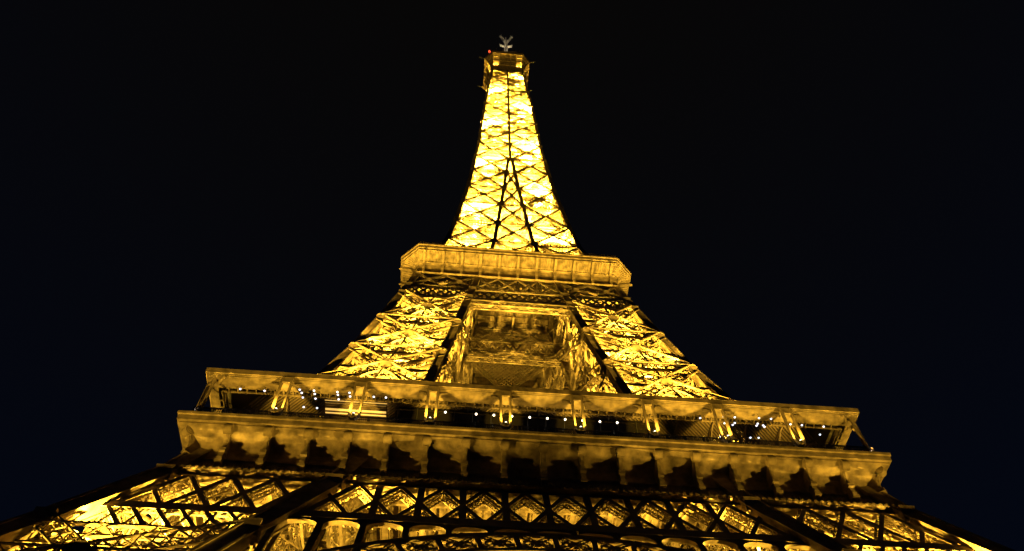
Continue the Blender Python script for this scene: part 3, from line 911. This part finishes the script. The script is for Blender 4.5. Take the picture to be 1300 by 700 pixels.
for sx, sy, nm in PILLARS:
    def Q(u, v, z): return V(sx * (I(z) + (E(z) - I(z)) * u), sy * (I(z) + (E(z) - I(z)) * v), z)
    front = sy < 0
    z36 = 40.7; i36 = I(z36); d36 = E(z36) - 1.5
    if front:
        for u, wh in ((.12, 'inner'), (.52, 'middle'), (.93, 'corner')):
            t = i36 + (d36 - i36) * u
            floodlight(V(sx * t, sy * d36, z36), V(sx * t * .85, sy * 35.0, 57.5), d_up, 'sodium floodlight on the %s pillar aimed up at the frieze, %s of three' % (nm, wh), GB)
        floodlight(V(sx * 21, sy * 39.2, 38.3), V(sx * 5, sy * 35.0, 57.5), d_mid, 'added sodium floodlight on the haunch of the front arch, %s of two' % ('left' if sx < 0 else 'right'), GB)  # lamp added to brighten the middle of the frieze
        floodlight(V(sx * (E(24) + .9), sy * (E(24) + 1.1), 24), V(sx * 27, sy * 35.4, 59), d_corner, 'sodium floodlight low on the outer rib of the %s pillar' % nm, GB)
        t = i36 + (d36 - i36) * .7
        floodlight(V(sx * d36, sy * t, z36), V(sx * 35, sy * t * .62, 57.5), d_up, 'sodium floodlight on the %s pillar aimed up its flank' % nm, GB)
    for u, v, wh in ((.35, .55, 'inner one'), (.7, .55, 'outer one')) if front else ((.5, .5, 'only one'),):
        p = Q(u, v, 31.5); floodlight(p, Q(u, v, 55), d_in, 'sodium floodlight inside the %s pillar below the deck, %s' % (nm, wh), GB)
    if front:
        floodlight(V(sx * 28.3, sy * 45, 24), V(sx * 6, sy * 37.5, 43), d_arch, 'added sodium floodlight at the springing of the front arch, %s of two' % ('left' if sx < 0 else 'right'), GB)  # lamp added in the arch opening to light the ring lattice
    p = V(sx * I(46) * .95, sy * (E(46) - 4.5), 46.3); floodlight(p, V(0, sy * 33, 51), d_belt, 'sodium floodlight on the inner edge of the %s pillar facing the arch' % nm, GB)
    for i, (z, wh) in enumerate(((59.5, 'on the deck'), (70.5, 'one storey above the deck'), (81, 'two storeys above the deck'), (92, 'three storeys above the deck'))):
        if i in (1, 3) and not front: continue
        for u, v, w2 in ((.45, .8, 'near its face'),) if front else ((.5, .5, 'in its middle'),):
            p = Q(u, v, z); floodlight(p, Q(.5, .5, z + 30), (d_l1 if i == 0 else d_l2) if front else d_rear, 'sodium floodlight inside the %s pillar %s, %s' % (nm, wh, w2), GU)
    if front:
        for z, zw in ((65.3, 'above the gallery roof'), (84.6, 'at mid height')):  # lamps added just outside the faces to light the front girders
            e64 = E(z) + 1.2; i64 = I(z); c_ = 0.68 if z < 70 else 0.86
            for u, wh in ((.22, 'void side'), (.74, 'corner side')):
                t = i64 + (e64 - i64) * u
                floodlight(V(sx * t, sy * e64, z), V(sx * t * c_, sy * 19.6, 106), d_face if z < 70 else d_face2, 'added floodlight outside the face of the %s pillar %s, %s' % (nm, zw, wh), GU)
        e64 = E(65.3) + 1.3; t = I(65.3) + (e64 - I(65.3)) * .74
        floodlight(V(sx * e64, sy * t, 65.3), V(sx * 18.9, sy * t * .68, 110), d_face, 'added floodlight outside the flank of the %s pillar above the gallery roof' % nm, GU)  # also added, lights the flank and the gallery chamfer
d_void = spot_data('void_up', P_VOID, SODIUM, 60)  # added fill for the bracing under the second floor void
for i, (x, y) in enumerate(((-11, -13.5), (11, -13.5), (-11, 13.5), (11, 13.5))):
    floodlight(V(x, y, 58.2), V(x * .2, y * .1, 113), d_void, 'added sodium floodlight on the first floor deck beside the void, %s corner' % ('front left', 'front right', 'rear left', 'rear right')[i], GU)
lv = ['at its foot', 'one level up', 'two levels up', 'three levels up', 'four levels up', 'five levels up', 'six levels up', 'seven levels up', 'eight levels up', 'nine levels up', 'ten levels up', 'eleven levels up', 'twelve levels up', 'thirteen levels up']
for i, z in enumerate([118.6, 131, 145, 160, 175, 190, 206, 222, 238, 254]):
    for sx, sy, nm in PILLARS[i % 2::2]:
        e = E(z) * 0.8
        floodlight(V(sx * e, sy * e, z), V(sx * e * .35, sy * e * .35, z + 16), d_sp, 'sodium floodlight in the %s corner of the spire, %s' % (nm, lv[i]), GS)
d_cab = spot_data('cabin_up', P_CABIN, SODIUM, 140)  # lamps added to brighten the cabin soffit and rim
for k in (0, 1, 3):
    for s_ in (-1, 1):
        e = E(268)
        floodlight(S(k, s_ * e * .8, e + 0.9, 268), S(k, s_ * 5.0, 7.3, 275), d_cab, 'added sodium floodlight under the summit cabin on the %s face, %s one of two' % (['front', 'right', 'rear', 'left'][k], 'left' if s_ < 0 else 'right'), 'added sodium floodlights under the summit cabin')
d_top = spot_data('mast_up', P_TOP, (1, .85, .6), 50)
for i, x in enumerate((-0.9, 1.6)):
    floodlight(V(x, -7.2, 277.4), V(0, 0, 318), d_top, 'white floodlight on the summit railing lighting the mast, %s of two' % ('left' if i == 0 else 'right'), 'white floodlights at the summit')

# uplights at the feet of the twin posts
d_post = spot_data('post_up', P_POST, SODIUM, 150, 0.05, 0.9)
ordn = ['first', 'second', 'third', 'fourth', 'fifth', 'sixth', 'seventh', 'eighth', 'ninth', 'tenth', 'eleventh', 'twelfth', 'thirteenth', 'fourteenth', 'fifteenth', 'sixteenth', 'seventeenth', 'eighteenth', 'nineteenth', 'twentieth', 'twenty-first', 'twenty-second', 'twenty-third', 'twenty-fourth']
sidn = ['front', 'right flank', 'rear', 'left flank']
UL = None; cnt = {}
for k, j, p, az in POSTS:
    if k == 2 or (k in (1, 3) and j not in (7 if k == 3 else -7, None)) or (k == 1 and j is None and False): continue
    root = empty('post_uplight', V(p[0], p[1], 58.82)); root.rotation_euler = (0, 0, az)
    if j is None: lab = 'small sodium uplight at the foot of the corner posts starting the %s gallery' % sidn[k]
    else:
        cnt[k] = cnt.get(k, 0) + 1
        lab = 'small sodium uplight under the %s pair of posts along the %s gallery' % (ordn[cnt[k] - 1], sidn[k])
    tag(root, lab, 'uplight', 'uplights at the feet of the gallery posts')
    if UL is None:
        h = MB(); h.cyl(V(0, -0.33, 0.0), V(0, 0, 1), 0.16, 0.12, 12); a = h.build('housing', BLACKP, root)
        h = MB(); h.cyl(V(0, -0.33, 0.12), V(0, 0, 1), 0.15, 0.16, 12, 0.1); b = h.build('lens', BULB_W, root); UL = (a, b)
    else:
        for q in UL:
            c = q.copy(); COL.objects.link(c); c.parent = root
    s = bpy.data.objects.new('beam', d_post); COL.objects.link(s); s.parent = root; s.location = (0, -0.45, 0.36)
    s.rotation_euler = (math.radians(180), 0, 0)

# pendant lamps under the gallery roof: cool white at both ends, warm globes in the middle
def pix(u, v, axis, val):
    d = f_ + r_ * ((u - 650) / 981.13) - u_ * ((v - 350) / 981.13)
    o = Vector(CAM['loc']); t = (val - o[axis]) / d[axis]; return o + d * t
COOLS = [(-31.17, -34.0), (-28.70, -33.95), (-27.3, -33.9), (-25.07, -35.0 + .6), (-24.89, -33.98), (-24.8, -33.35), (-24.79, -32.02), (-23.6, -34.4), (-23.55, -33.95), (-23.5, -33.3), (-23.4, -32.0),
         (-21.2, -34.4), (-21.16, -34.02), (-21.1, -33.4), (-19.95, -34.4), (-19.9, -33.9), (-17.45, -34.05), (-16.18, -34.05),
         (17.28, -33.89), (19.75, -34.3), (20.07, -33.38), (20.95, -34.3), (21.0, -33.2), (21.15, -33.5), (20.12, -31.4), (21.0, -31.5), (23.58, -34.4), (23.6, -33.3), (23.65, -33.6), (24.3, -33.4), (24.51, -33.2), (24.9, -34.4), (23.4, -31.5), (24.3, -31.55),
         (27.2, -33.8), (28.48, -33.77), (30.9, -33.75), (30.86, -32.57)]
PL = None; nl_, nr_ = 0, 0
def pendant(x, y, z, label, kind, group):
    global PL
    root = empty('pendant_lamp', (x, y, z)); tag(root, label, 'lamp', group)
    h = MB(); h.bar(V(0, 0, 0.1), V(0, 0, max(0.2, 63.7 - z)), V(1, 0, 0), 0.03)
    if kind == 'cool':
        h.cyl(V(0, 0, 0.02), V(0, 0, 1), 0.13, 0.12, 10, 0.06)
        h.build('shade', BLACKP, root); b = MB(); b.cyl(V(0, 0, -0.04), V(0, 0, 1), 0.10, 0.06, 10, 0.115); b.build('lamp_face', BULB_C, root)
    else:
        h.cyl(V(0, 0, 0.08), V(0, 0, 1), 0.07, 0.1, 8); h.build('shade', BLACKP, root)
        b = MB()
        rings = []
        for a in np.linspace(-math.pi / 2, math.pi / 2, 8):
            rings.append([V(0.12 * math.cos(a) * math.cos(t), 0.12 * math.cos(a) * math.sin(t), 0.12 * math.sin(a) - 0.05) for t in np.arange(10) * 2 * math.pi / 10])
        b.loft(rings); b.build('globe', BULB_W, root)
left = sorted([c for c in COOLS if c[0] < 0]); right = sorted([c for c in COOLS if c[0] > 0])
for i, (x, y) in enumerate(left):
    pendant(x, y, 63.0, 'cool white pendant lamp, %s from the left corner under the gallery roof' % ordn[i], 'cool', 'cool white lamps under the left of the gallery')
for i, (x, y) in enumerate(right[::-1]):
    pendant(x, y, 63.0, 'cool white pendant lamp, %s from the right corner under the gallery roof' % ordn[i], 'cool', 'cool white lamps under the right of the gallery')
for i, x in enumerate((-9.89, -6.67, -4.81, -2.9, -1.03, 0.85, 2.73, 4.58, 6.43, 8.28)):
    pendant(x, -33.3, 62.2, 'warm globe lamp, %s from the left in the middle row of the gallery' % ordn[i], 'warm', 'warm globe lamps in the middle of the gallery')

# glazed front behind the middle of the gallery
gw = empty('glass_front', (0, -31.9, 57.2)); tag(gw, 'dark outward leaning glass front behind the middle of the first floor gallery', 'glass wall')
mb = MB(); mb.prism([V(-14.8, -31.2, 57.2), V(12.5, -31.2, 57.2), V(12.5, -32.6, 63.3), V(-14.8, -32.6, 63.3)], (0, 0.05, 0))
o = mb.build('pane', GLASSD, gw, ); o.location = (0, 31.9, -57.2)
mb = MB()
for x in np.arange(-14.8, 12.6, 1.95): mb.bar(V(x, -31.24, 57.2), V(x, -32.64, 63.3), V(0, 1, 0), 0.09, 0.12)
o = mb.build('mullion', BLACKP, gw); o.location = (0, 31.9, -57.2)

# backlit ceiling near the left end
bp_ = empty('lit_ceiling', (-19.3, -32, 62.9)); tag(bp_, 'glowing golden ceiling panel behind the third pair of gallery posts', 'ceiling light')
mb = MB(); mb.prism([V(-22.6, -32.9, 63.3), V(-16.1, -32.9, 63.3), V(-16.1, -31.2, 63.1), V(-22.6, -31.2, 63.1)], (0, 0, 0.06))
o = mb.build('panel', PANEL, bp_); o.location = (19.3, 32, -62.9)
mb = MB()
for y in (-32.9, -32.6, -32.35, -32.15, -31.6, -31.2): mb.bar(V(-22.65, y, 63.1), V(-16.05, y, 63.1), V(0, 0, 1), 0.1, 0.2)
for x in (-22.6, -19.9, -16.1): mb.bar(V(x, -32.9, 63.1), V(x, -31.2, 62.9), V(0, 0, 1), 0.1, 0.2)
mb.bar(V(-22.6, -31.05, 62.5), V(-16.1, -31.05, 62.5), V(0, 1, 0), 0.7, 0.1)
o = mb.build('frame', IRON_P, bp_); o.location = (19.3, 32, -62.9)

# strings of small lights along the balustrade
for a, b, m, lab in ((-31.9, -31.2, 4, 'nearest the left corner'), (-29.6, -28.3, 5, 'beside the second bay'), (-25.2, -23.8, 5, 'right of the first post pair'), (-18.3, -15.2, 16, 'under the glowing ceiling'),
                     (14.3, 17.3, 14, 'right of the sixth post pair'), (18.0, 21.2, 7, 'beside the seventh post pair'), (23.0, 24.6, 5, 'left of the last post pair')):
    root = empty('string_light', ((a + b) / 2, -34.7, 58.3)); tag(root, 'string of tiny white lights on the balustrade, %s' % lab, 'string light', 'strings of lights on the balustrade')
    w = MB(); h = MB()
    for x in np.linspace(a, b, m):
        w.bar(V(x - (a + b) / 2, 0, -0.12), V(x - (a + b) / 2, 0, 0.02), V(0, 1, 0), 0.09, 0.07)
    h.bar(V(a - (a + b) / 2, 0.03, 0.04), V(b - (a + b) / 2, 0.03, 0.04), V(0, 1, 0), 0.05, 0.05)
    h.build('cable', BLACKP, root); w.build('bulb', BULB_W, root)

# red warning lamp at the summit
root = empty('warning_light', (-6.6, -7.2, 278.3)); tag(root, 'small red warning lamp on the left of the summit railing', 'warning light')
h = MB(); h.cyl(V(0, 0, -0.6), V(0, 0, 1), 0.16, 0.5, 10); h.build('base', BLACKP, root)
h = MB(); h.cyl(V(0, 0, -0.1), V(0, 0, 1), 0.42, 0.8, 12, 0.3); h.build('lamp_glass', BULB_R, root)
